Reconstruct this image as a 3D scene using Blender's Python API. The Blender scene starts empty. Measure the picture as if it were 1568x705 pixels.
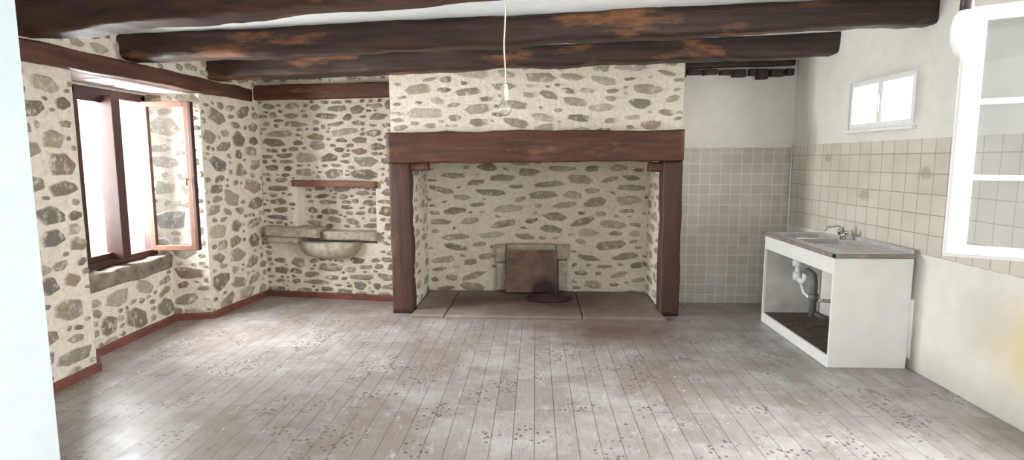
import bpy, math, random
from mathutils import Vector, Matrix, noise

# ------------------------------------------------------------------ helpers
def V(*a): return Vector(a)
MORTAR=(0.78,0.72,0.62)

class MB:
    def __init__(s): s.v=[];s.f=[];s.m=[];s.c=[];s.sm=[]
    def vert(s,p,c=(1,1,1)):
        s.v.append(tuple(p)); s.c.append(c); return len(s.v)-1
    def face(s,idx,m=0,smooth=False): s.f.append(tuple(idx)); s.m.append(m); s.sm.append(smooth)
    def quad(s,a,b,c,d,m=0,col=(1,1,1)):
        i=[s.vert(p,col) for p in (a,b,c,d)]; s.face(i,m)
    def box(s,lo,hi,m=0,bev=0.004,M=None,col=(1,1,1)):
        lo=Vector(lo);hi=Vector(hi); b=min(bev,0.45*min((hi-lo)))
        # chamfered box: 24 verts
        idx={}
        for sx in (0,1):
            for sy in (0,1):
                for sz in (0,1):
                    c=V(hi.x if sx else lo.x, hi.y if sy else lo.y, hi.z if sz else lo.z)
                    d=V(-1 if sx else 1,-1 if sy else 1,-1 if sz else 1)*b
                    for ax in range(3):
                        p=c.copy()
                        for k in range(3):
                            if k!=ax: p[k]+=d[k]
                        if M: p=M@p
                        idx[(sx,sy,sz,ax)]=s.vert(p,col)
        for ax in range(3):
            o=[k for k in range(3) if k!=ax]
            for sd in (0,1):
                q=[]
                for a,bb in ((0,0),(1,0),(1,1),(0,1)):
                    t=[0,0,0]; t[ax]=sd; t[o[0]]=a; t[o[1]]=bb; q.append(idx[(*t,ax)])
                s.face(q,m)
        for ax in range(3):      # edges along ax
            o=[k for k in range(3) if k!=ax]
            for a in (0,1):
                for bb in (0,1):
                    def g(e,w):
                        t=[0,0,0]; t[ax]=e; t[o[0]]=a; t[o[1]]=bb; return idx[(*t,w)]
                    s.face([g(0,o[0]),g(1,o[0]),g(1,o[1]),g(0,o[1])],m)
        for sx in (0,1):
            for sy in (0,1):
                for sz in (0,1): s.face([idx[(sx,sy,sz,k)] for k in range(3)],m)
    def tube(s,pts,r,n=12,m=0,caps=True,col=(1,1,1)):
        pts=[Vector(p) for p in pts]; rs=r if isinstance(r,(list,tuple)) else [r]*len(pts)
        rings=[]; prev=None
        for i,p in enumerate(pts):
            t=(pts[min(i+1,len(pts)-1)]-pts[max(i-1,0)]).normalized()
            if prev is None:
                a=V(0,0,1) if abs(t.z)<.9 else V(1,0,0)
                u=t.cross(a).normalized()
            else: u=(prev-t*prev.dot(t)).normalized()
            prev=u; w=t.cross(u)
            rings.append([s.vert(p+(u*math.cos(2*math.pi*k/n)+w*math.sin(2*math.pi*k/n))*rs[i],col) for k in range(n)])
        for a,b in zip(rings,rings[1:]):
            for k in range(n): s.face([a[k],a[(k+1)%n],b[(k+1)%n],b[k]],m,True)
        if caps: s.face(rings[0][::-1],m); s.face(rings[-1],m)
    def lathe(s,prof,c,n=24,m=0):   # prof [(r,z)]
        c=Vector(c); rings=[]
        for r,z in prof: rings.append([s.vert(c+V(r*math.cos(2*math.pi*k/n),r*math.sin(2*math.pi*k/n),z)) for k in range(n)])
        for a,b in zip(rings,rings[1:]):
            for k in range(n): s.face([a[k],a[(k+1)%n],b[(k+1)%n],b[k]],m,True)
    def beam(s,p0,p1,w,h,m=0,seg=40,amp=0.012,rnd=0.03,seed=0,fs=3.0,taper=1.0,side=V(0,1,0)):
        """hewn timber swept from p0 to p1; w along 'side', h along up; p = centre"""
        p0=Vector(p0);p1=Vector(p1); t=(p1-p0).normalized(); sd=(side-t*side.dot(t)).normalized(); up=t.cross(sd)
        if abs(t.z)<.9 and up.z<0: up=-up
        rings=[]
        prof=[]
        for cx,cy in ((1,1),(-1,1),(-1,-1),(1,-1)):
            base=math.atan2(cy,cx)
            for k in range(4):
                a=base-math.pi/4+ (k/3)*math.pi/2
                prof.append((cx*(w/2-rnd)+rnd*math.cos(a),cy*(h/2-rnd)+rnd*math.sin(a)))
        for i in range(seg+1):
            f=i/seg; c=p0.lerp(p1,f); sc=1+(taper-1)*f
            ring=[]
            for a,b in prof:
                q=c+sd*a*sc+up*b*sc
                nn=noise.noise_vector(q*fs+V(seed,seed*2,0)); n2=noise.noise_vector(q*fs*4+V(seed,0,seed))
                ring.append(s.vert(q+(nn*amp+n2*amp*.35)))
            rings.append(ring)
        N=len(prof)
        for a,b in zip(rings,rings[1:]):
            for k in range(N): s.face([a[k],a[(k+1)%N],b[(k+1)%N],b[k]],m,True)
        s.face(rings[0][::-1],m); s.face(rings[-1],m)
    def panel(s,O,es,et,en,S,T,holes=(),m=0,mh=None,col=MORTAR,step=0.12,amp=0.0,back=0.0):
        """wall face in (s,t), outward normal en. holes: (s0,s1,t0,t1,depth,through)"""
        O=Vector(O);es=Vector(es);et=Vector(et);en=Vector(en)
        def cuts(L,ex):
            k=sorted({0.0,L,*ex}); out=[]
            for a,b in zip(k,k[1:]):
                n=max(1,int(math.ceil((b-a)/step))); out+= [a+(b-a)*i/n for i in range(n)]
            return out+[L]
        ss=cuts(S,[h[0] for h in holes]+[h[1] for h in holes]); ts=cuts(T,[h[2] for h in holes]+[h[3] for h in holes])
        def pos(a,b,d):
            p=O+es*a+et*b-en*d
            if amp: p=p+en*amp*(noise.noise(p*2.3)+.5*noise.noise(p*7))
            return p
        cache={}
        def vx(a,b,d):
            k=(round(a,4),round(b,4),round(d,4))
            if k not in cache: cache[k]=s.vert(pos(a,b,d),col)
            return cache[k]
        def hole(a,b):
            for h in holes:
                if h[0]<a<h[1] and h[2]<b<h[3]: return h
            return None
        for i in range(len(ss)-1):
            for j in range(len(ts)-1):
                a0,a1,b0,b1=ss[i],ss[i+1],ts[j],ts[j+1]; h=hole((a0+a1)/2,(b0+b1)/2)
                if h is None: s.face([vx(a0,b0,0),vx(a1,b0,0),vx(a1,b1,0),vx(a0,b1,0)],m,True)
                else:
                    d=h[4]; mm=m if mh is None else mh
                    if not h[5]: s.face([vx(a0,b0,d),vx(a1,b0,d),vx(a1,b1,d),vx(a0,b1,d)],mm)
                    if a0==h[0]: s.face([vx(a0,b0,0),vx(a0,b0,d),vx(a0,b1,d),vx(a0,b1,0)],mm)
                    if a1==h[1]: s.face([vx(a1,b0,0),vx(a1,b0,d),vx(a1,b1,d),vx(a1,b1,0)],mm)
                    if b0==h[2]: s.face([vx(a0,b0,0),vx(a0,b0,d),vx(a1,b0,d),vx(a1,b0,0)],mm)
                    if b1==h[3]: s.face([vx(a0,b1,0),vx(a0,b1,d),vx(a1,b1,d),vx(a1,b1,0)],mm)
    def stone(s,O,es,et,en,cs,ct,rs,rt,rot,H,col,rng,m=0,amp=0.0):
        """angular rubble stone: irregular 5-7 sided polygon with chipped corners, slightly proud of the mortar"""
        K=rng.choice((5,6,6,7)); a0=rng.uniform(0,6.28); cor=[]
        ex=rng.uniform(2.6,6)
        for k in range(K):
            a=a0+2*math.pi*(k+rng.uniform(-.28,.28))/K; c0,s0=math.cos(a),math.sin(a)
            r=(abs(c0)**ex+abs(s0)**ex)**(-1/ex)*rng.uniform(.90,1.12)
            cor.append((r*c0,r*s0))
        base=[]
        for k in range(K):
            p,q=cor[k],cor[(k+1)%K]
            for t in (.09,.5,.91):
                b=rng.uniform(-.04,.03) if t==.5 else 0
                x=p[0]+(q[0]-p[0])*t; y=p[1]+(q[1]-p[1])*t; base.append((x*(1+b),y*(1+b)))
        N=len(base); sk=rng.uniform(-.25,.25)
        ca,sa=math.cos(rot),math.sin(rot)
        tl=(rng.uniform(-.3,.3),rng.uniform(-.3,.3))
        mc=tuple(.5*MORTAR[i]+.5*col[i] for i in range(3))
        rings=[]
        for sc,h,c in ((1.06,-.002,MORTAR),(.98,.6,mc),(.89,.95,col),(.45,1.0,col)):
            ring=[]
            for (bx,by) in base:
                x,y=bx*sc*rs,by*sc*rt; x+=sk*y; x,y=x*ca-y*sa,x*sa+y*ca
                p=O+es*(cs+x)+et*(ct+y)
                off=amp*(noise.noise(p*2.3)+.5*noise.noise(p*7)) if amp else 0
                hh=h*H*(1+tl[0]*bx+tl[1]*by) if h>0 else h
                ring.append(s.vert(p+en*(off+hh),tuple(q*rng.uniform(.88,1.12) for q in c)))
            rings.append(ring)
        for a,b in zip(rings,rings[1:]):
            for k in range(N): s.face([a[k],a[(k+1)%N],b[(k+1)%N],b[k]],m,True)
        s.face(rings[-1],m,True)
    def stones(s,O,es,et,en,S,T,classes,gap=.02,tries=1.0,excl=(),seed=1,H=.010,pal=None,m=0,amp=0.0,d=0.0,s0=0.0,t0=0.0,dark=1.0,rotv=.10):
        """rubble laid by size class (w0,w1,h0,h1,density): random placement without overlap"""
        rng=random.Random(seed); O=Vector(O)-Vector(en)*d;es=Vector(es);et=Vector(et);en=Vector(en)
        pal=pal or PAL; cell=.40; grid={}; area=(S-s0)*(T-t0)
        for (w0,w1,h0,h1,dn) in classes:
            for _ in range(int(area*dn*tries)):
                rs=rng.uniform(w0,w1)/2; rt=rng.uniform(h0,h1)/2; rt=min(rt,rs*1.15)
                if S-s0<2*rs+.01 or T-t0<2*rt+.01: continue
                cx=rng.uniform(s0+rs,S-rs); c=rng.uniform(t0+rt,T-rt)
                if any(cx+rs>e[0] and cx-rs<e[1] and c+rt>e[2] and c-rt<e[3] for e in excl): continue
                gi,gj=int(cx/cell),int(c/cell); ok=True
                for i in (gi-1,gi,gi+1):
                    for j in (gj-1,gj,gj+1):
                        for (x,y,a,b) in grid.get((i,j),()):
                            if (abs(cx-x)/(rs+a+gap))**3.6+(abs(c-y)/(rt+b+gap))**3.6<1: ok=False;break
                        if not ok: break
                    if not ok: break
                if not ok: continue
                grid.setdefault((gi,gj),[]).append((cx,c,rs,rt))
                b=rng.choice(pal); k=rng.uniform(.75,1.3)*dark
                s.stone(O,es,et,en,cx,c,rs,rt,rng.gauss(0,rotv),H*rng.uniform(.5,1.4),tuple(q*k for q in b),rng,m,amp)
    def obj(s,name,mats,parent=None):
        me=bpy.data.meshes.new(name); me.from_pydata(s.v,[],s.f)
        for mt in mats: me.materials.append(mt)
        me.polygons.foreach_set('material_index',s.m); me.polygons.foreach_set('use_smooth',s.sm)
        at=me.color_attributes.new('Col','FLOAT_COLOR','POINT')
        fl=[]; 
        for c in s.c: fl+= [c[0],c[1],c[2],1.0]
        at.data.foreach_set('color',fl)
        me.update()
        import bmesh
        bm=bmesh.new(); bm.from_mesh(me); bmesh.ops.recalc_face_normals(bm,faces=bm.faces); bm.to_mesh(me); bm.free()
        o=bpy.data.objects.new(name,me); bpy.context.scene.collection.objects.link(o)
        if parent: o.parent=parent
        return o

PAL=[(.29,.25,.185),(.34,.295,.22),(.25,.22,.175),(.39,.34,.26),(.28,.235,.17),(.33,.295,.24),(.22,.20,.175),(.29,.22,.155)]
PALH=[(.34,.30,.215),(.40,.35,.26),(.31,.28,.215),(.43,.385,.305),(.35,.30,.23),(.34,.265,.185)]

# ------------------------------------------------------------------ materials
class N:
    def __init__(s,name):
        s.mat=bpy.data.materials.new(name); s.mat.use_nodes=True; s.t=s.mat.node_tree; s.b=s.t.nodes['Principled BSDF']
        s.out=s.t.nodes['Material Output']; s.co=s.t.nodes.new('ShaderNodeTexCoord').outputs['Object']
    def n(s,k,**kw):
        x=s.t.nodes.new(k)
        for a,v in kw.items(): setattr(x,a,v)
        return x
    def l(s,a,b): s.t.links.new(a,b)
    def mapv(s,scale=(1,1,1),loc=(0,0,0),rot=(0,0,0)):
        m=s.n('ShaderNodeMapping'); m.inputs['Scale'].default_value=scale; m.inputs['Location'].default_value=loc; m.inputs['Rotation'].default_value=rot
        s.l(s.co,m.inputs[0]); return m.outputs[0]
    def noise(s,scale,det=5,rough=.6,vec=None,dist=0):
        x=s.n('ShaderNodeTexNoise'); x.inputs['Scale'].default_value=scale; x.inputs['Detail'].default_value=det; x.inputs['Roughness'].default_value=rough; x.inputs['Distortion'].default_value=dist
        s.l(vec or s.co,x.inputs['Vector']); return x.outputs[0]
    def ramp(s,fac,stops):
        r=s.n('ShaderNodeValToRGB'); e=r.color_ramp.elements
        while len(e)<len(stops): e.new(.5)
        for i,(p,c) in enumerate(stops):
            e[i].position=p; e[i].color=(*c,1) if isinstance(c,tuple) else (c,c,c,1)
        s.l(fac,r.inputs[0]); return r.outputs[0]
    def mix(s,fac,a,b,mode='MIX'):
        x=s.n('ShaderNodeMix',data_type='RGBA',blend_type=mode)
        for sock,val in ((x.inputs['Factor'],fac),(x.inputs['A'],a),(x.inputs['B'],b)):
            if isinstance(val,(int,float)): sock.default_value=val
            elif isinstance(val,tuple): sock.default_value=(*val,1)
            else: s.l(val,sock)
        return x.outputs['Result']
    def math(s,op,a,b=0,c=None):
        x=s.n('ShaderNodeMath',operation=op)
        for i,val in enumerate((a,b,c)):
            if val is None: continue
            if isinstance(val,(int,float)): x.inputs[i].default_value=val
            else: s.l(val,x.inputs[i])
        return x.outputs[0]
    def xyz(s):
        x=s.n('ShaderNodeSeparateXYZ'); s.l(s.co,x.inputs[0]); return x.outputs
    def blob(s,ia,a0,ra,ib,b0,rb,ns=4,na=.5,seed=0):
        """0 at centre .. 1 at edge of a noisy elliptical stain in object space axes ia, ib"""
        X=s.xyz(); da=s.math('MULTIPLY',s.math('SUBTRACT',X[ia],a0),1/ra); db=s.math('MULTIPLY',s.math('SUBTRACT',X[ib],b0),1/rb)
        r=s.math('SQRT',s.math('ADD',s.math('MULTIPLY',da,da),s.math('MULTIPLY',db,db)))
        return s.math('ADD',r,s.math('MULTIPLY',s.math('SUBTRACT',s.noise(ns,5,.7,s.mapv((1,1,1),(seed,seed,0))),.5),na*2))
    def col(s,c):
        if isinstance(c,tuple): s.b.inputs['Base Color'].default_value=(*c,1)
        else: s.l(c,s.b.inputs['Base Color'])
    def bump(s,h,st=.3,d=.01):
        b=s.n('ShaderNodeBump'); b.inputs['Strength'].default_value=st; b.inputs['Distance'].default_value=d
        s.l(h,b.inputs['Height']); s.l(b.outputs[0],s.b.inputs['Normal'])
    def rough(s,r):
        if isinstance(r,(int,float)): s.b.inputs['Roughness'].default_value=r
        else: s.l(r,s.b.inputs['Roughness'])

def m_masonry():
    k=N('stone_masonry'); a=k.n('ShaderNodeAttribute',attribute_name='Col').outputs['Color']
    n1=k.noise(28,6,.7); n2=k.noise(1.3,3,.5); n3=k.noise(90,3,.6)
    c=k.mix(1,a,k.ramp(n1,[(.25,.74),(.75,1.2)]),'MULTIPLY')
    c=k.mix(.6,c,k.ramp(n2,[(.3,(.82,.79,.75)),(.7,(1.08,1.07,1.04))]),'MULTIPLY')
    sm=k.ramp(k.noise(13,5,.75,k.mapv((1,1,1),(3,1,7))),[(.52,0.0),(.66,.75)])
    c=k.mix(sm,c,MORTAR)
    k.col(c); k.rough(.92); k.bump(k.math('ADD',n1,k.math('MULTIPLY',n3,.4)),.7,.015); return k.mat
def m_plaster(name,base,stain,patch=None,scale=1.2,yl=None):
    k=N(name); n1=k.noise(scale,6,.65); n2=k.noise(7,5,.7); n3=k.noise(60,3,.5)
    c=k.mix(k.ramp(n1,[(.35,0.0),(.7,1.0)]),base,stain)
    c=k.mix(.5,c,k.ramp(n2,[(.3,.90),(.65,1.04)]),'MULTIPLY')
    if patch:   # ochre / damp discoloration low on the wall
        c=k.mix(k.ramp(k.blob(1,3.15,.75,2,.50,.42,2.2,.35),[(.45,.85),(1.05,0.0)]),c,patch)
        c=k.mix(k.ramp(k.blob(1,3.75,.28,2,.60,.30,4,.5,3),[(.3,.35),(1.1,0.0)]),c,(.52,.51,.48))
        z=k.xyz()[2]
        f2=k.ramp(k.math('ADD',z,k.math('MULTIPLY',k.noise(3,4,.6),.3)),[(.12,.6),(.42,0.0)]); c=k.mix(f2,c,(.46,.43,.38))
    k.col(c); k.rough(.9); k.bump(k.math('ADD',n2,k.math('MULTIPLY',n3,.3)),.35,.01); return k.mat
def m_tiled(name,horiz,tile,z0,z1,c1,c2,grout,plaster,stain,decor=()):
    """glazed tiles between heights z0..z1 on painted plaster"""
    k=N(name); X=k.xyz(); h=X[horiz]; z=X[2]
    cv=k.n('ShaderNodeCombineXYZ'); k.l(h,cv.inputs[0]); k.l(k.math('SUBTRACT',z,z0),cv.inputs[1])
    b=k.n('ShaderNodeTexBrick'); b.offset=0; b.squash=1
    for nm,v in (('Scale',1),('Mortar Size',.004),('Mortar Smooth',.2),('Bias',0),('Brick Width',tile),('Row Height',tile)): b.inputs[nm].default_value=v
    b.inputs['Color1'].default_value=(*c1,1); b.inputs['Color2'].default_value=(*c2,1); b.inputs['Mortar'].default_value=(*grout,1)
    k.l(cv.outputs[0],b.inputs['Vector'])
    n1=k.noise(1.6,4,.6); tc=k.mix(.8,b.outputs['Color'],k.ramp(n1,[(.3,(.76,.74,.70)),(.7,(1.1,1.1,1.1))]),'MULTIPLY')
    for (a0,ra,b0,rb) in decor:
        tc=k.mix(k.ramp(k.blob(horiz,a0,ra,2,b0,rb,22,.9),[(.35,.65),(.75,0.0)]),tc,(.34,.32,.24))
    n2=k.noise(1.1,6,.65); n3=k.noise(7,5,.7)
    pc=k.mix(k.ramp(n2,[(.35,0.0),(.7,1.0)]),plaster,stain); pc=k.mix(.5,pc,k.ramp(n3,[(.3,.88),(.65,1.04)]),'MULTIPLY')
    if z0>.1:
        low=k.ramp(k.math('ADD',z,k.math('MULTIPLY',k.noise(2.5,4,.6),.35)),[(.15,.75),(.55,0.0)]); pc=k.mix(low,pc,(.42,.39,.33))
    tz=k.math('ADD',z,k.math('MULTIPLY',k.math('SUBTRACT',k.noise(9,3,.6),.5),.02))
    mk=k.math('MULTIPLY',k.math('GREATER_THAN',tz,z0),k.math('LESS_THAN',tz,z1))
    k.col(k.mix(mk,pc,tc)); 
    k.rough(k.math('SUBTRACT',.88,k.math('MULTIPLY',mk,.60)))
    hgt=k.math('SUBTRACT',k.math('MULTIPLY',mk,1.6),k.math('MULTIPLY',k.math('MULTIPLY',b.outputs['Fac'],mk),.6))
    k.bump(k.math('ADD',hgt,k.math('MULTIPLY',n3,.25)),.4,.01); return k.mat
def m_wood(name,dark,mid,light,axis='x',lt=.62,scale=1.0,rough=.6,bst=.5):
    k=N(name); sc={'x':(1.2,14,14),'y':(14,1.2,14),'z':(14,14,1.2)}[axis]
    g=k.noise(1.3*scale,7,.65,k.mapv(sc)); p=k.noise(2.3,5,.6,k.mapv({'x':(.6,2,2),'y':(2,.6,2),'z':(2,2,.6)}[axis],(2,5,1)))
    c=k.ramp(g,[(.3,dark),(.7,mid)]); c=k.mix(k.ramp(p,[(lt,0.0),(lt+.1,.8)]),c,light)
    c=k.mix(.6,c,k.ramp(k.noise(40,4,.7),[(.3,.7),(.7,1.2)]),'MULTIPLY')
    k.col(c); k.rough(rough); k.bump(g,bst,.015); return k.mat
def m_plain(name,c,rough=.5,metal=0,var=.15,ns=12,bump=.1,burn=None):
    k=N(name); n=k.noise(ns,5,.6)
    cc=k.mix(1,c,k.ramp(n,[(.3,1-var),(.7,1+var)]),'MULTIPLY')
    if burn: cc=k.mix(k.ramp(k.blob(*burn),[(.6,.95),(1.1,0.0)]),cc,(.022,.010,.008))
    k.col(cc); k.rough(rough); k.b.inputs['Metallic'].default_value=metal
    k.bump(n,bump,.005); return k.mat
def m_glass(name,tint=(.98,.99,.985),refl=.03,dirt=.03,fr=.12):
    k=N(name); t=k.n('ShaderNodeBsdfTransparent'); t.inputs[0].default_value=(*tint,1)
    g=k.n('ShaderNodeBsdfGlossy'); g.inputs['Roughness'].default_value=.03
    d=k.n('ShaderNodeBsdfDiffuse'); d.inputs[0].default_value=(.8,.8,.78,1)
    lw=k.n('ShaderNodeLayerWeight'); lw.inputs[0].default_value=.25
    a=k.n('ShaderNodeMixShader'); k.l(k.math('MULTIPLY_ADD',lw.outputs['Fresnel'],fr,refl),a.inputs[0]); k.l(t.outputs[0],a.inputs[1]); k.l(g.outputs[0],a.inputs[2])
    b=k.n('ShaderNodeMixShader'); k.l(k.math('MULTIPLY',k.ramp(k.noise(4,4,.6),[(.3,.3),(.8,1.0)]),dirt),b.inputs[0]); k.l(a.outputs[0],b.inputs[1]); k.l(d.outputs[0],b.inputs[2])
    k.l(b.outputs[0],k.out.inputs['Surface']); return k.mat
def m_floor():
    k=N('old_floorboards'); X=k.xyz(); cv=k.n('ShaderNodeCombineXYZ'); k.l(X[1],cv.inputs[0]); k.l(X[0],cv.inputs[1])
    b=k.n('ShaderNodeTexBrick'); b.offset=.37; b.offset_frequency=2
    for nm,v in (('Scale',1),('Mortar Size',.0025),('Mortar Smooth',.3),('Bias',0),('Brick Width',1.35),('Row Height',.125)): b.inputs[nm].default_value=v
    b.inputs['Color1'].default_value=(.30,.27,.25,1); b.inputs['Color2'].default_value=(.36,.33,.31,1); b.inputs['Mortar'].default_value=(.12,.10,.085,1)
    k.l(cv.outputs[0],b.inputs['Vector'])
    g=k.noise(3,7,.65,k.mapv((30,2,1))); c=k.mix(.6,b.outputs['Color'],k.ramp(g,[(.3,.72),(.7,1.18)]),'MULTIPLY')
    d1=k.ramp(k.noise(1.5,8,.75),[(.46,0.0),(.64,.65)]); c=k.mix(d1,c,(.54,.525,.53))       # dust
    d2=k.ramp(k.noise(.9,7,.75,k.mapv((1,1,1),(7,3,0))),[(.48,0.0),(.66,.75)]); c=k.mix(d2,c,(.225,.18,.15))
    sc=k.ramp(k.noise(5,6,.8,k.mapv((2.2,.7,1),(4,0,0))),[(.57,0.0),(.67,.5)]); c=k.mix(sc,c,(.62,.61,.60))  # scuffs
    dk=k.ramp(k.noise(7,6,.8,k.mapv((1.6,.6,1),(9,0,0))),[(.58,0.0),(.68,.55)]); c=k.mix(dk,c,(.16,.13,.11))
    c=k.mix(k.math('MULTIPLY',b.outputs['Fac'],.65),c,(.11,.09,.075))
    vo=k.n('ShaderNodeTexVoronoi'); vo.inputs['Scale'].default_value=26; k.l(k.co,vo.inputs['Vector'])
    cl=k.ramp(k.noise(2.6,3,.6,k.mapv((1,1,1),(1,9,0))),[(.52,0.0),(.58,1.0)])
    sp=k.math('MULTIPLY',k.math('LESS_THAN',k.math('ADD',vo.outputs['Distance'],k.math('MULTIPLY',k.noise(40,3,.6),.2)),.39),cl); c=k.mix(k.math('MULTIPLY',sp,.75),c,(.085,.065,.055))
    v2=k.n('ShaderNodeTexVoronoi'); v2.inputs['Scale'].default_value=6; k.l(k.co,v2.inputs['Vector'])
    wsp=k.math('LESS_THAN',k.math('ADD',v2.outputs['Distance'],k.math('MULTIPLY',k.noise(60,3,.6),.16)),.13); c=k.mix(k.math('MULTIPLY',wsp,.7),c,(.75,.74,.73))
    # soot / rust stain in front of the hearth, dirt along the hearth and cabinet
    c=k.mix(k.ramp(k.blob(0,.70,.95,1,5.35,.62,5,.4),[(.15,.95),(1.05,0.0)]),c,(.13,.07,.05))
    c=k.mix(k.ramp(k.blob(0,0,3.2,1,6.1,.75,3,.4,2),[(.3,.5),(1.1,0.0)]),c,(.22,.17,.14))
    k.col(c); k.rough(k.ramp(k.noise(2,5,.6),[(.3,.28),(.7,.50)])); k.b.inputs['Specular IOR Level'].default_value=.6
    k.bump(k.math('SUBTRACT',k.math('MULTIPLY',g,.3),b.outputs['Fac']),.35,.006); return k.mat
def m_hearth():
    k=N('hearth_stone'); X=k.xyz(); n=k.noise(6,6,.7); n1=k.noise(1.8,4,.6)
    c=k.ramp(n1,[(.3,(.24,.17,.13)),(.55,(.25,.21,.175)),(.75,(.37,.32,.275))]); c=k.mix(.7,c,k.ramp(n,[(.3,.66),(.7,1.15)]),'MULTIPLY')
    c=k.mix(k.ramp(k.blob(0,.25,1.25,1,6.30,.9,4,.35),[(.1,.97),(1.1,0.0)]),c,(.06,.026,.019))
    c=k.mix(k.ramp(k.blob(0,-.75,.45,1,6.3,.5,4,.5,4),[(.1,.85),(1.1,0.0)]),c,(.09,.052,.04))
    k.col(c); k.rough(.7); k.bump(n,.3,.01); return k.mat

MAS=m_masonry()
WOODR=m_wood('red_brown_oak',(.045,.016,.009),(.135,.046,.024),(.25,.12,.065),'x',.60)
WOODRZ=m_wood('red_brown_oak_post',(.035,.016,.010),(.10,.038,.024),(.18,.09,.06),'z',.64)
WOODRY=m_wood('red_brown_oak_y',(.04,.016,.010),(.12,.042,.026),(.20,.09,.06),'y',.66)
BEAM=m_wood('dark_ceiling_oak',(.011,.006,.004),(.065,.028,.015),(.27,.105,.04),'x',.56,rough=.5,bst=.9)
BEAM1=m_wood('reddish_ceiling_oak',(.022,.010,.006),(.10,.04,.022),(.30,.125,.055),'x',.55,rough=.5,bst=.9)
CHAR=m_wood('charred_wood',(.02,.012,.01),(.07,.035,.025),(.12,.06,.04),'z',.7)
OLDW=m_wood('niche_lintel_wood',(.12,.05,.03),(.30,.15,.09),(.4,.22,.14),'x',.6)
WINW=m_plain('window_stain_dark',(.045,.013,.009),.5,var=.3)
WINL=m_plain('window_stain_lit',(.12,.042,.02),.5,var=.25)  # brown stain with window light painted into the colour, for the swung casement
BASEB=m_plain('baseboard_paint',(.17,.058,.042),.5,var=.35,ns=6)
CEIL=m_plaster('ceiling_plaster',(.84,.88,.87),(.77,.80,.78))
PL_L=m_plaster('jamb_plaster',(.60,.665,.68),(.55,.625,.645),scale=.8)
SOFF=m_plaster('soffit_board',(.72,.68,.68),(.5,.44,.42),scale=3)
TBACK=m_tiled('back_wall_tiled',0,.113,-.02,1.735,(.54,.51,.46),(.62,.59,.54),(.82,.80,.76),(.85,.83,.77),(.78,.755,.69))
TRIGHT=m_tiled('right_wall_tiled',1,.15,.90,1.76,(.66,.625,.555),(.73,.685,.615),(.42,.38,.32),(.84,.82,.76),(.78,.75,.69),decor=((5.15,.16,1.30,.07),(4.45,.13,1.50,.08),(5.75,.12,1.62,.06)))
PRIGHT=m_plaster('right_wall_low',(.80,.785,.73),(.74,.725,.67),patch=(.74,.62,.36))
FLOOR=m_floor(); HEARTH=m_hearth()
SLAB=m_plain('granite_slab',(.42,.37,.30),.85,var=.3,ns=18,bump=.5)
SILL=m_plain('dark_slate',(.20,.165,.125),.85,var=.5,ns=9,bump=.8)
IRON=m_plain('rusty_iron_plate',(.17,.105,.075),.65,.1,var=.45,ns=6,bump=.3,burn=(0,.10,.19,2,.05,.22,7,.25))
SOOT=m_plain('soot_embers',(.04,.011,.009),.95,var=.6,ns=25,bump=1)
WHITE=m_plain('white_laminate',(.84,.84,.81),.35,var=.04,ns=5)
INNER=m_plain('cabinet_inside',(.62,.61,.58),.6,var=.2,ns=4)
DIRT=m_plain('dirty_shelf',(.09,.065,.05),.9,var=.6,ns=14,bump=.5)
STEEL=m_plain('dull_stainless',(.62,.61,.59),.30,.35,var=.15,ns=8)
EDGE=m_plain('worktop_edge',(.26,.22,.19),.6,var=.3,ns=9)
CHROME=m_plain('chrome',(.6,.6,.58),.2,1,var=.05)
PVC=m_plain('pvc_white',(.72,.72,.70),.4,var=.1)
PVCG=m_plain('pvc_grey',(.14,.14,.14),.5,var=.2)
WPAINT=m_plain('white_window_paint',(.86,.86,.85),.4,var=.04)
GLASS=m_glass('window_glass'); GLASSD=m_glass('dusty_glass',(.82,.83,.83),.05,.07,.3)
BULBG=m_glass('bulb_glass',(.90,.88,.82),.12,.22,.8)
CORD=m_plain('cream_cord',(.62,.57,.45),.6); DARKP=m_plain('dark_bakelite',(.05,.03,.03),.4); OPAL=m_plain('opal_glass',(.90,.90,.89),.25,var=.02)

UP=V(0,0,1)
def frame(p0,p1):
    a=V(*p0,0);b=V(*p1,0); es=(b-a).normalized(); n=es.cross(UP)
    if n.dot(V(0,4,0)-a)<0: n=-n
    return a,es,n,(b-a).length
def wallp(mb,p0,p1,z0,z1,holes=(),m=0,stone=None,excl=(),amp=.006,col=MORTAR,step=.12,mh=None):
    a,es,n,L=frame(p0,p1); O=a+UP*z0
    mb.panel(O,es,UP,n,L,z1-z0,[(h[0],h[1],h[2]-z0,h[3]-z0,h[4],h[5]) for h in holes],m,mh,col,step,amp)
    if stone:
        ex=[(h[0]-.01,h[1]+.01,h[2]-z0-.01,h[3]-z0+.01) for h in holes]+[(e[0],e[1],e[2]-z0,e[3]-z0) for e in excl]
        mb.stones(O,es,UP,n,L,z1-z0,excl=ex,amp=amp,m=m,**stone)
    return O,es,n,L
def cz(x): return 2.70+.032*x

# ------------------------------------------------------------------ floor / ceiling
mb=MB(); mb.panel((-4.0,-1.0,0),(1,0,0),(0,1,0),(0,0,1),7.1,8.1,m=0,step=.5,col=(1,1,1)); mb.box((-4.0,-1,-.15),(3.1,7.1,-.02),0)
mb.obj('floor',[FLOOR])
mb=MB(); x0,x1=-4.0,3.15
top=[(x0,-1),(x1,-1),(x1,7.1),(x0,7.1)]
lo=[mb.vert((x,y,cz(x))) for x,y in top]; hi=[mb.vert((x,y,cz(x)+.15)) for x,y in top]
mb.face(lo); mb.face(hi)
for k in range(4): mb.face([lo[k],lo[(k+1)%4],hi[(k+1)%4],hi[k]])
mb.obj('ceiling',[CEIL])

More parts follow.
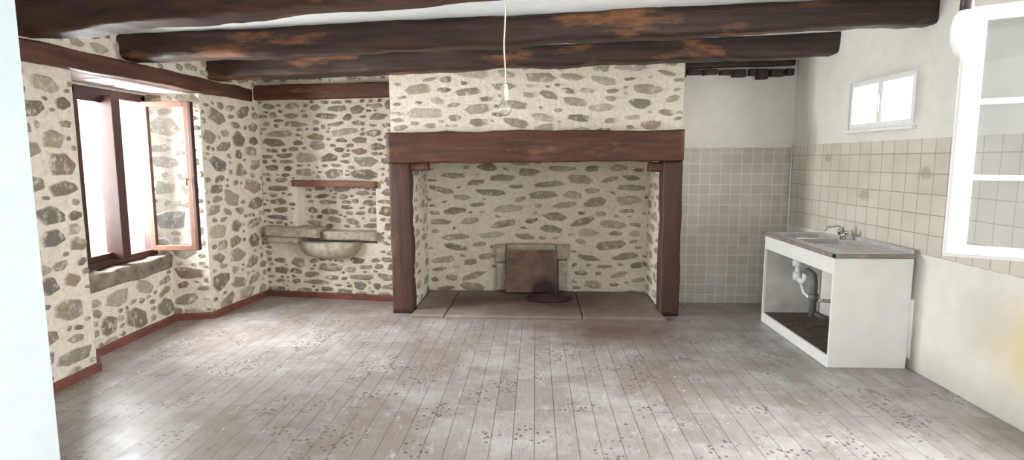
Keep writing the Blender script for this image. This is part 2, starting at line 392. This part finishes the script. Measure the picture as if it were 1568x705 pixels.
# ------------------------------------------------------------------ left wall
CL_L=[(.18,.34,.10,.19,80),(.11,.20,.06,.12,300),(.06,.12,.04,.08,700),(.035,.07,.025,.05,700)]
ST_L=dict(classes=CL_L,gap=.015,H=.013,rotv=.15)
mb=MB()
wallp(mb,(-3.34,2.2),(-3.34,4.12),0,2.75,stone=dict(ST_L,seed=3),excl=[(0,3,2.22,2.40)])
wallp(mb,(-3.34,4.12),(-3.29,5.62),2.25,2.75,stone=dict(ST_L,seed=4),excl=[(0,3,2.22,2.40)])
wallp(mb,(-3.29,5.62),(-3.19,6.63),0,2.75,stone=dict(ST_L,seed=5),excl=[(0,.95,2.22,2.40)])
wallp(mb,(-3.34,4.12),(-3.75,4.58),0,2.25)                       # splayed near reveal
wallp(mb,(-3.59,4.40),(-3.62,5.54),0,.53,stone=dict(ST_L,seed=6)) # breast under the window
wallp(mb,(-3.80,5.48),(-3.29,5.62),0,2.25,stone=dict(ST_L,seed=7))# far reveal
mb.box((-3.83,4.40,0),(-3.63,5.54,.53),0,col=MORTAR)
mb.box((-3.83,2.2,0),(-3.42,4.1,2.8),0,col=MORTAR); mb.box((-3.83,4.1,0),(-3.78,4.56,2.8),0,col=MORTAR)
mb.box((-3.83,4.55,2.2),(-3.76,5.5,2.8),0,col=MORTAR)
mb.box((-3.81,5.72,0),(-3.4,6.8,2.8),0,col=MORTAR)
mb.obj('wall_left',[MAS])
mb=MB(); mb.box((-3.78,4.12,2.235),(-3.345,5.62,2.262),0)
for y in (4.45,4.8,5.15): mb.box((-3.78,y,2.228),(-3.36,y+.012,2.236),0,bev=.001)
mb.obj('trim_1',[SOFF])
mb=MB(); mb.beam((-3.685,4.36,.605),(-3.70,5.50,.605),.23,.14,0,seg=26,amp=.022,rnd=.025,side=V(1,0,0),fs=5); mb.obj('window_sill_stone',[SILL])
mb=MB(); mb.beam((-3.37,2.25,2.30),(-3.27,6.50,2.325),.17,.135,0,seg=50,amp=.012,rnd=.018,side=V(1,0,0),seed=3); mb.obj('window_lintel_beam',[WOODRY])

# window_1 : brown frame, near casement closed, far casement swung in
mb=MB(); xw=-3.75; yA,yB=4.56,5.46; zA,zB=.68,2.20
mb.box((xw-.03,yA,zA),(xw+.03,yA+.045,zB),0); mb.box((xw-.05,yB-.05,zA),(xw+.03,yB,zB),0)
mb.box((xw-.05,yA,zB-.06),(xw+.03,yB,zB+.01),0); mb.box((xw-.05,yA,zA),(xw+.05,yB,zA+.06),0)
mb.box((xw-.01,yA+.04,zA+.055),(xw+.03,yA+.075,zB-.055),0); mb.box((xw-.03,4.89,zA+.05),(xw+.12,4.99,zB-.05),0)
mb.box((xw-.01,yA+.07,zA+.05),(xw+.03,4.94,zA+.11),0); mb.box((xw-.01,yA+.07,zB-.11),(xw+.03,4.94,zB-.05),0)
mb.box((xw+.002,yA+.07,zA+.10),(xw+.006,4.94,zB-.10),2,bev=.001)
W=.43; ang=math.radians(4); M=Matrix.Translation((xw+.035,5.40,0))@Matrix.Rotation(ang,4,'Z')
b0,b1=zA+.05,zB-.05
mb.box((0,-.02,b0),(.05,.025,b1),1,M=M); mb.box((W-.045,-.02,b0),(W,.025,b1),1,M=M)
mb.box((.045,-.02,b0),(W-.04,.025,b0+.05),1,M=M); mb.box((.045,-.02,b1-.05),(W-.04,.025,b1),1,M=M)
mb.box((W-.004,-.028,b0-.0),(W+.03,.03,b1),0,M=M); mb.box((.05,0,b0+.05),(W-.045,.004,b1-.05),2,M=M,bev=.001)
mb.tube([M@V(W-.03,-.03,1.42),M@V(W-.03,-.06,1.42),M@V(W-.03,-.06,1.36)],.007,8,0)
mb.obj('window_1',[WINW,WINL,GLASS])

# ------------------------------------------------------------------ back wall left with niche
CL_N=[(.16,.34,.06,.12,60),(.10,.24,.045,.085,500),(.06,.14,.03,.055,1400),(.03,.07,.02,.035,1100)]
mb=MB(); ST_N=dict(classes=CL_N,gap=.009,H=.012,rotv=.06)
nh=(.44,1.41,.66,1.33,.14,False)
O,es,n,L=wallp(mb,(-3.19,6.63),(-1.45,6.375),0,2.75,holes=[nh],stone=dict(ST_N,seed=11,dark=.90),excl=[(.1,1.45,.50,.84),(.40,1.45,1.29,1.38),(0,1.8,2.27,2.47)])
mb.stones(O,es,UP,n,1.39,1.30,CL_N[1:],gap=.009,seed=12,H=.012,d=.14,s0=.46,t0=.80,amp=.006,dark=.90)
mb.box((-3.8,6.85,0),(-1.45,7.0,2.8),0,col=MORTAR)
mb.obj('wall_back_left',[MAS])
a_,es_,n_,L_=frame((-3.19,6.63),(-1.45,6.375))
def onB(s,d,z): return a_+es_*s+n_*d+UP*z
mb=MB(); mb.beam(onB(-.05,.0,2.36),onB(1.75,.04,2.36),.16,.16,0,seg=30,amp=.010,rnd=.02,seed=7); mb.obj('niche_beam',[WOODR])
mb=MB(); mb.beam(onB(.40,.0,1.34),onB(1.43,.0,1.325),.07,.075,0,seg=24,amp=.008,rnd=.012,seed=8); mb.obj('niche_lintel',[OLDW])
mb=MB()
mb.beam(onB(.10,.0,.79),onB(.74,.0,.77),.30,.11,0,seg=14,amp=.014,rnd=.02,seed=20)
mb.beam(onB(.12,.01,.69),onB(.50,.01,.69),.26,.07,0,seg=12,amp=.012,rnd=.02,seed=21)
mb.beam(onB(.76,-.06,.74),onB(1.42,-.06,.74),.22,.10,0,seg=14,amp=.012,rnd=.02,seed=22)
c=onB(.84,-.02,.0); Nn=20; prof=[(.38,.675),(.37,.60),(.32,.53),(.21,.485),(.02,.475)]
rings=[]
inner=[(.02,.60),(.24,.605),(.31,.64),(.335,.672)]
for r,z in inner+prof:
    ring=[]
    for k in range(Nn+1):
        a=math.pi*k/Nn; p=c+es_*(-math.cos(a)*r)+n_*(math.sin(a)**.8*r*.6)+UP*z
        p+=noise.noise_vector(p*8)*.008; ring.append(mb.vert(p))
    rings.append(ring)
for A,B in zip(rings,rings[1:]):
    for k in range(Nn): mb.face([A[k],A[k+1],B[k+1],B[k]],0,True)
mb.obj('stone_sink',[SLAB])

# ------------------------------------------------------------------ fireplace
fp=bpy.data.objects.new('fireplace',None); bpy.context.scene.collection.objects.link(fp)
CL_H=[(.20,.38,.07,.115,90),(.12,.26,.045,.08,190),(.07,.15,.03,.055,220),(.04,.08,.022,.04,180)]
mb=MB(); ST_H=dict(classes=CL_H,gap=.024,H=.009,pal=PALH,rotv=.10)
HX=1.465
wallp(mb,(-1.48,5.90),(HX,5.90),1.80,2.78,stone=dict(ST_H,seed=31),amp=.008)
wallp(mb,(-1.48,5.90),(-1.48,6.6),1.5,2.72); wallp(mb,(HX,5.90),(HX,6.6),1.5,2.80)
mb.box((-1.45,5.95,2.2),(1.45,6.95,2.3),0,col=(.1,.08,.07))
mb.obj('hood',[MAS],fp)
mb=MB()
ST_I=dict(classes=CL_H,gap=.030,H=.010,pal=PALH,rotv=.14)
mb.panel((-1.31,6.85,0),(1,0,0),UP,(0,-1,0),2.65,2.25,holes=[(.97,1.57,0,.50,.10,False)],amp=.006)
mb.stones((-1.31,6.85,0),(1,0,0),UP,(0,-1,0),2.65,1.9,excl=[(.84,1.72,0,.64)],seed=41,amp=.006,**ST_I)
mb.panel((-1.29,5.98,0),(0,1,0),UP,(1,0,0),.88,2.25,amp=.006); mb.stones((-1.29,5.98,0),(0,1,0),UP,(1,0,0),.88,1.9,seed=42,amp=.006,excl=[(.35,.62,.3,.62)],**ST_I)
mb.panel((1.33,5.98,0),(0,1,0),UP,(-1,0,0),.88,2.25,amp=.006); mb.stones((1.33,5.98,0),(0,1,0),UP,(-1,0,0),.88,1.9,seed=43,amp=.006,**ST_I)
mb.box((-1.48,6.0,0),(-1.32,6.95,2.25),0,col=MORTAR); mb.box((1.36,6.0,0),(1.46,6.95,2.25),0,col=MORTAR); mb.box((-1.5,6.97,0),(1.5,7.05,2.8),0,col=MORTAR)
mb.obj('firebox_walls',[MAS],fp)
mb=MB()
def blk(x0,z0,x1,z1,seed,y=6.80,th=.12): mb.beam((x0,y+th/2-.02,(z0+z1)/2),(x1,y+th/2-.02,(z0+z1)/2),th,z1-z0,0,seg=6,amp=.010,rnd=.015,seed=seed)
blk(-.46,.05,-.345,.38,1); blk(-.47,.39,-.35,.60,2); blk(-.34,.51,.24,.61,3); blk(.27,.05,.38,.42,4); blk(.25,.43,.40,.60,5)
mb.obj('opening_surround',[SLAB],fp)
mb=MB()
M=Matrix.Translation((-.04,6.66,.05))@Matrix.Rotation(math.radians(-9),4,'X')
mb.box((-.31,0,0),(.30,.02,.50),0,M=M,bev=.006)
mb.box((-.31,-.012,.47),(.30,.0,.50),0,M=M)
mb.obj('fire_plate',[IRON],fp)
mb=MB(); Nn=26; cx,cy=.16,6.44; rings=[]
for j,(r,h) in enumerate(((1.0,0),(.86,.22),(.66,.6),(.42,.88),(.2,1.0),(.02,1.02))):
    ring=[]
    for k in range(Nn):
        a=2*math.pi*k/Nn; p=V(cx+.26*r*math.cos(a),cy+.20*r*math.sin(a),.04+.045*h); p+=noise.noise_vector(p*9)*.03*(1 if j else .4); p.z=max(p.z,.03)
        ring.append(mb.vert(p))
    rings.append(ring)
for A,B in zip(rings,rings[1:]):
    for k in range(Nn): mb.face([A[k],A[(k+1)%Nn],B[(k+1)%Nn],B[k]],0,True)
mb.obj('ash_heap',[SOOT],fp)
mb=MB(); mb.beam((-1.50,5.95,1.725),(1.475,5.95,1.745),.26,.31,0,seg=70,amp=.022,rnd=.02,seed=11,fs=1.7); mb.obj('mantel_beam',[WOODR],fp)
mb=MB(); mb.beam((-1.385,5.97,0.0),(-1.40,5.97,1.60),.20,.22,0,seg=30,amp=.012,rnd=.02,seed=12,side=V(0,1,0)); mb.obj('post_left',[WOODRZ],fp)
mb=MB(); mb.beam((1.385,5.97,0.0),(1.375,5.97,1.60),.20,.19,0,seg=30,amp=.012,rnd=.02,seed=13,side=V(0,1,0)); mb.obj('post_right',[WOODRZ],fp)
mb=MB(); mb.beam((-1.30,5.98,1.53),(-1.11,5.98,1.535),.14,.09,0,seg=8,amp=.006,rnd=.02); mb.beam((1.15,5.98,1.535),(1.30,5.98,1.53),.14,.10,0,seg=8,amp=.006,rnd=.02); mb.obj('corbels',[WOODR],fp)
mb=MB()
for x0,x1,y0,y1 in ((-1.27,-.92,5.70,6.84),(-.915,.48,5.68,6.84),(.485,1.31,5.67,6.84)):
    mb.box((x0,y0,-.01),(x1,y1,.035),0,bev=.012)
mb.obj('hearth_slabs',[HEARTH],fp)

# ------------------------------------------------------------------ back wall right / right wall
mb=MB(); mb.panel((1.42,6.47,0),(1,0,0),UP,(0,-1,0),1.43,2.85,amp=.006,col=(1,1,1)); mb.box((1.5,6.49,0),(3.1,6.6,2.85),0); mb.obj('wall_back_right',[TBACK])
mb=MB()
a,es,n,L=frame((2.79,6.50),(2.90,4.40)); s_of=lambda y:(6.50-y)/2.10*L
mb.panel(a,es,UP,n,L,2.9,holes=[(s_of(5.46),s_of(4.60),1.87,2.29,.12,True)],m=0,mh=1,amp=.005,col=(1,1,1))
mb.panel((2.90,4.40,0),(0,-1,0),UP,(-1,0,0),5.4,.90,m=1,amp=.005,col=(1,1,1))
mb.panel((2.90,4.40,.90),(0,-1,0),UP,(-1,0,0),5.4,2.0,holes=[(1.62,2.95,.12,1.52,.20,True)],m=0,mh=1,amp=.005,col=(1,1,1))
for lo,hi in (((2.98,5.6,0),(3.04,6.6,2.9)),((3.0,4.45,0),(3.04,5.65,1.84)),((3.0,4.45,2.32),(3.04,5.65,2.9)),((3.08,2.8,0),(3.14,4.48,2.9)),((3.08,-1,0),(3.14,1.44,2.9)),((3.08,1.4,0),(3.14,2.85,1.0)),((3.08,1.4,2.43),(3.14,2.85,2.9))): mb.box(lo,hi,1)
mb.obj('wall_right',[TRIGHT,PRIGHT])
mb=MB(); mb.tube([(2.785,6.455,.0),(2.785,6.455,1.735)],.009,8); mb.obj('trim_2',[WPAINT])
mb=MB(); M=Matrix.Translation((2.90,5.03,0))@Matrix.Rotation(math.atan2(.11,2.10),4,'Z')
def fr(mb,M,y0,y1,z0,z1,w,x0=-.02,x1=.02,m=0):
    mb.box((x0,y0,z0),(x1,y0+w,z1),m,M=M); mb.box((x0,y1-w,z0),(x1,y1,z1),m,M=M); mb.box((x0,y0+w-.003,z0),(x1,y1-w+.003,z0+w),m,M=M); mb.box((x0,y0+w-.003,z1-w),(x1,y1-w+.003,z1),m,M=M)
fr(mb,M,-.44,.44,1.86,2.30,.03,-.02,.03); fr(mb,M,-.415,.005,1.885,2.275,.035,-.035,0); fr(mb,M,.0,.415,1.885,2.275,.035,-.035,0)
mb.box((-.03,-.38,1.92),(-.027,.38,2.24),1,M=M,bev=.0005); mb.tube([M@V(-.045,.0,2.0),M@V(-.045,.0,2.14)],.010,8,0)
mb.box((-.075,-.46,1.838),(.0,.46,1.86),0,M=M)
mb.obj('window_2',[WPAINT,GLASS])
# large side window: outer frame in wall + casement swung into the room
mb=MB(); M=Matrix.Translation((3.02,0,0)); fr(mb,M,1.45,2.78,1.02,2.42,.06,-.03,.04)
mb.box((-.03,2.09,1.05),(.04,2.14,2.40),0,M=M)
d=Vector((2.225-2.88,3.19-2.78,0)); Wd=d.length; A=math.atan2(d.y,d.x); M=Matrix.Translation((2.88,2.78,0))@Matrix.Rotation(A,4,'Z')
z0,z1=1.10,2.38
mb.box((0,-.02,z0),(.06,.025,z1),0,M=M); mb.box((Wd-.085,-.02,z0),(Wd,.025,z1),0,M=M)
mb.box((.05,-.02,z0),(Wd-.08,.025,z0+.05),0,M=M); mb.box((.05,-.02,z1-.07),(Wd-.08,.025,z1),0,M=M)
mb.box((Wd-.012,-.035,z0-.01),(Wd+.012,-.015,z1),0,M=M); mb.box((0,-.045,z0-.02),(Wd+.01,-.018,z0+.018),0,M=M)
for z in (1.51,1.90): mb.box((.05,-.016,z-.014),(Wd-.08,.02,z+.014),0,M=M)
mb.box((.05,0,z0+.04),(Wd-.08,.004,z1-.06),1,M=M,bev=.001)
mb.obj('window_3',[WPAINT,GLASSD])

# dark wood remnants along top of tiled wall
mb=MB(); rng=random.Random(9); x=1.50
while x<2.68:
    w=rng.uniform(.06,.16); h=rng.uniform(.05,.11); mb.beam((x,6.42,2.56-h/2),(x+w,6.42,2.56-h/2),.08,h,0,seg=4,amp=.01,rnd=.01,seed=int(x*50)); x+=w+rng.uniform(.0,.05)
mb.beam((1.47,6.43,2.60),(2.75,6.43,2.63),.07,.06,0,seg=20,amp=.008,rnd=.012)
mb.obj('charred_wall_plate',[CHAR])

# ------------------------------------------------------------------ near jamb
mb=MB(); mb.box((-3.83,1.5,0),(-2.06,2.3,2.72),0,bev=.008); mb.obj('wall_front_left',[PL_L])

# ------------------------------------------------------------------ baseboards
mb=MB(); 
line=[(-3.34,2.32),(-3.34,4.12),(-3.585,4.40),(-3.605,5.53),(-3.285,5.615),(-3.185,6.62),(-1.50,6.375)]
def offs(line,d):
    out=[]
    for i,p in enumerate(line):
        p=V(*p,0); ns=[]
        if i>0: e=(V(*line[i],0)-V(*line[i-1],0)).normalized(); ns.append(V(e.y,-e.x,0))
        if i<len(line)-1: e=(V(*line[i+1],0)-V(*line[i],0)).normalized(); ns.append(V(e.y,-e.x,0))
        if len(ns)==1: out.append(p+ns[0]*d)
        else:
            b=(ns[0]+ns[1]).normalized(); out.append(p+b*d/max(.35,b.dot(ns[0])))
    return out
li=offs(line,-.01); lo_=offs(line,.03); Hh=.065
R=[[mb.vert(i),mb.vert(o),mb.vert(o+UP*(Hh-.01)),mb.vert(o.lerp(i,.3)+UP*Hh),mb.vert(i+UP*Hh)] for i,o in zip(li,lo_)]
for a,b in zip(R,R[1:]):
    for k in range(5): mb.face([a[k],a[(k+1)%5],b[(k+1)%5],b[k]])
mb.face(R[0]); mb.face(R[-1])
mb.obj('baseboard_left',[BASEB])

# ------------------------------------------------------------------ ceiling beams
def cbeam(yl,yr,m,seed,w=.23,h=.21,xl=-3.40,xr=2.93,amp=.028,rnd=.045):
    mb=MB(); mb.beam((xl,yl-w/2,cz(xl)-h/2+.005),(xr,yr-w/2,cz(xr)-h/2+.005),w,h,0,seg=110,amp=amp,rnd=rnd,seed=seed,fs=2.0); return mb.obj('ceiling_beam',[m])
cbeam(3.88,2.95,BEAM1,1); cbeam(4.83,4.66,BEAM,2); cbeam(5.99,5.90,BEAM,3,h=.20); cbeam(2.5,1.6,BEAM1,4)

# ------------------------------------------------------------------ kitchen sink cabinet
X0,X1,Y0,Y1=2.27,2.86,4.42,5.75; T=.018
kc=bpy.data.objects.new('sink_cabinet',None); bpy.context.scene.collection.objects.link(kc)
mb=MB()
mb.box((X0,Y0,0),(X1,Y0+T,.86),0,bev=.002); mb.box((X0,Y1-T,0),(X1-.04,Y1,.86),0,bev=.002)
mb.box((X0-.004,Y0+T,.735),(X0+T,Y1-T,.86),0,bev=.002); mb.box((X0-.004,Y0+T,0),(X0+T,Y1-T,.09),0,bev=.002)
mb.box((X0+T,Y0+T,.075),(X1-.05,Y1-T,.092),2,bev=.001); mb.box((X1-.055,Y0+T,.55),(X1-.04,Y1-T,.86),1,bev=.001)
mb.box((X0+T,Y1-T-.004,.09),(X1-.05,Y1-T-.001,.86),1,bev=.0005); mb.box((X0+T,Y0+T+.001,.09),(X1-.05,Y0+T+.004,.86),1,bev=.0005)
mb.obj('carcass',[WHITE,INNER,DIRT],kc)
mb=MB()
mb.panel((X0-.02,Y0-.02,.895),(1,0,0),(0,1,0),(0,0,1),X1-X0+.02,Y1-Y0+.04,holes=[(.12,.47,.50,.84,.15,False),(.12,.47,.89,1.22,.15,False)],m=0,col=(1,1,1),step=.3)
for (ya,yb) in ((.50,.84),(.89,1.22)):   # raised basin rims
    for q in (((X0+.09,Y0+ya-.03,.893),(X0+.46,Y0+ya-.018,.902)),((X0+.09,Y0+yb-.022,.893),(X0+.46,Y0+yb-.010,.902))): mb.box(*q,0,bev=.003)
mb.box((X0-.02,Y0-.02,.866),(X0+.0,Y1+.02,.896),1,bev=.003); mb.box((X0-.02,Y0-.02,.866),(X1,Y0,.896),1,bev=.003); mb.box((X0-.02,Y1,.862),(X1-.03,Y1+.02,.896),1,bev=.003)
mb.box((X1-.02,Y0,.86),(X1,Y1,.93),0,bev=.004)
for k in range(9): mb.box((X0+.10+k*.04,Y0+.06,.893),(X0+.115+k*.04,Y0+.43,.900),0,bev=.003)
for yy in (.65,1.03): mb.tube([(X0+.28,Y0+yy,.746),(X0+.28,Y0+yy,.752)],.04,16,1)
mb.obj('worktop',[STEEL,EDGE],kc)
mb=MB(); fx,fy=X1-.12,Y0+.80
mb.tube([(fx,fy,.895),(fx,fy,.97)],.022,14); mb.tube([(fx,fy-.06,.945),(fx,fy+.06,.945)],.016,12)
mb.tube([(fx,fy,.96),(fx,fy,1.0),(fx-.05,fy,1.02),(fx-.13,fy,1.01),(fx-.16,fy,.985)],.010,10)
for s in (-1,1): mb.tube([(fx,fy+s*.06,.945),(fx,fy+s*.06,.985)],.018,8); 
mb.obj('tap',[CHROME],kc)
mb=MB(); px,py=X0+.15,Y0+.92
mb.tube([(px,py,.74),(px,py,.66)],.036,16); mb.tube([(px,py,.70),(px,py,.63)],.050,16)
mb.tube([(px,py,.66),(px,py,.54),(px+.01,py-.04,.50),(px+.01,py-.09,.50),(px+.01,py-.13,.54),(px+.01,py-.13,.60)],.027,12,0)
mb.tube([(px+.01,py-.13,.60),(px+.01,py-.17,.62),(px+.01,py-.28,.60),(px+.01,py-.30,.54),(px+.01,py-.30,.24)],.029,12,1)
mb.tube([(px+.01,py-.30,.27),(px+.12,py-.30,.22),(X1-.06,py-.30,.20)],.029,12,1); mb.tube([(px,py,.58),(px,py,.50)],.042,12,0)
mb.tube([(px+.01,py-.30,.44),(px+.01,py-.30,.38)],.040,12,1)
mb.tube([(px+.01,py-.02,.53),(px+.03,py-.08,.40),(px+.05,py-.2,.36),(px+.2,py-.32,.38)],.016,10,0)
mb.obj('drain_trap',[PVC,PVCG],kc)

# ------------------------------------------------------------------ pendants
mb=MB(); bx,by=-.165,3.1; top=cz(bx)
pts=[(bx,by,top-i*(top-1.985)/12) for i in range(13)]; pts=[(x+.004*math.sin(i*1.3),y,z) for i,(x,y,z) in enumerate(pts)]
mb.tube(pts,.004,8,0); mb.tube([(bx+.012,by,top),(bx+.02,by,2.52),(bx+.026,by,2.44),(bx+.010,by,2.40),(bx,by,2.42)],.003,8,0)
mb.lathe([(.0,top),(.04,top-.002),(.035,top-.03),(.006,top-.04)],(bx,by,0),20,0)
mb.lathe([(.004,2.0),(.015,1.995),(.019,1.965),(.019,1.915),(.0,1.91)],(bx,by,0),16,0)
zc=1.868; mb.lathe([(.014,1.915),(.016,1.905)]+[(.038*math.sin(t),zc+.038*math.cos(t)) for t in [math.radians(28+152*i/14) for i in range(14)]]+[(.001,zc-.038)],(bx,by,0),24,1)
mb.tube([(bx-.005,by,1.91),(bx-.012,by,1.872),(bx-.004,by,1.880),(bx+.004,by,1.872),(bx+.012,by,1.880),(bx+.005,by,1.91)],.0012,6,0)
mb.obj('pendant_light',[CORD,BULBG])
mb=MB(); bx,by=2.02,2.9; top=cz(bx)
mb.tube([(bx,by,top),(bx,by,2.42)],.006,8,0); mb.lathe([(.0,2.44),(.022,2.43),(.028,2.36),(.03,2.29),(.0,2.28)],(bx,by,0),16,0)
mb.lathe([(.028,2.30),(.05,2.27),(.062,2.22),(.058,2.16),(.04,2.11),(.015,2.085),(.001,2.08)],(bx,by,0),24,1)
mb.lathe([(.0,top),(.05,top-.002),(.04,top-.03),(.006,top-.04)],(bx,by,0),20,0)
mb.obj('pendant_light',[DARKP,OPAL])

# ------------------------------------------------------------------ camera, world, lights
cam=bpy.data.cameras.new('camera'); co=bpy.data.objects.new('camera',cam); bpy.context.scene.collection.objects.link(co)
cam.sensor_width=36; cam.sensor_fit='HORIZONTAL'; cam.lens=36*884/1568; cam.clip_start=.05
co.location=(0,0,1.6); co.rotation_euler=(math.radians(90-6.9),0,math.radians(2.33)); bpy.context.scene.camera=co
w=bpy.data.worlds.new('world'); bpy.context.scene.world=w; w.use_nodes=True
w.node_tree.nodes['Background'].inputs[0].default_value=(1,.985,.96,1); w.node_tree.nodes['Background'].inputs[1].default_value=1.85
def area(name,loc,rot,sx,sy,p,c=(1,1,1)):
    l=bpy.data.lights.new(name,'AREA'); l.shape='RECTANGLE'; l.size=sx; l.size_y=sy; l.energy=p; l.color=c
    o=bpy.data.objects.new(name,l); o.location=loc; o.rotation_euler=[math.radians(r) for r in rot]; bpy.context.scene.collection.objects.link(o)
area('daylight_left',(-4.3,5.0,1.6),(0,-80,0),1.5,1.1,420,(.97,.985,1))
area('daylight_right',(3.3,2.1,1.8),(0,80,0),1.3,1.3,260,(.98,.99,1))
area('daylight_small',(3.2,5.03,2.1),(0,80,0),.4,.8,35)
bpy.context.scene.view_settings.view_transform='Standard'
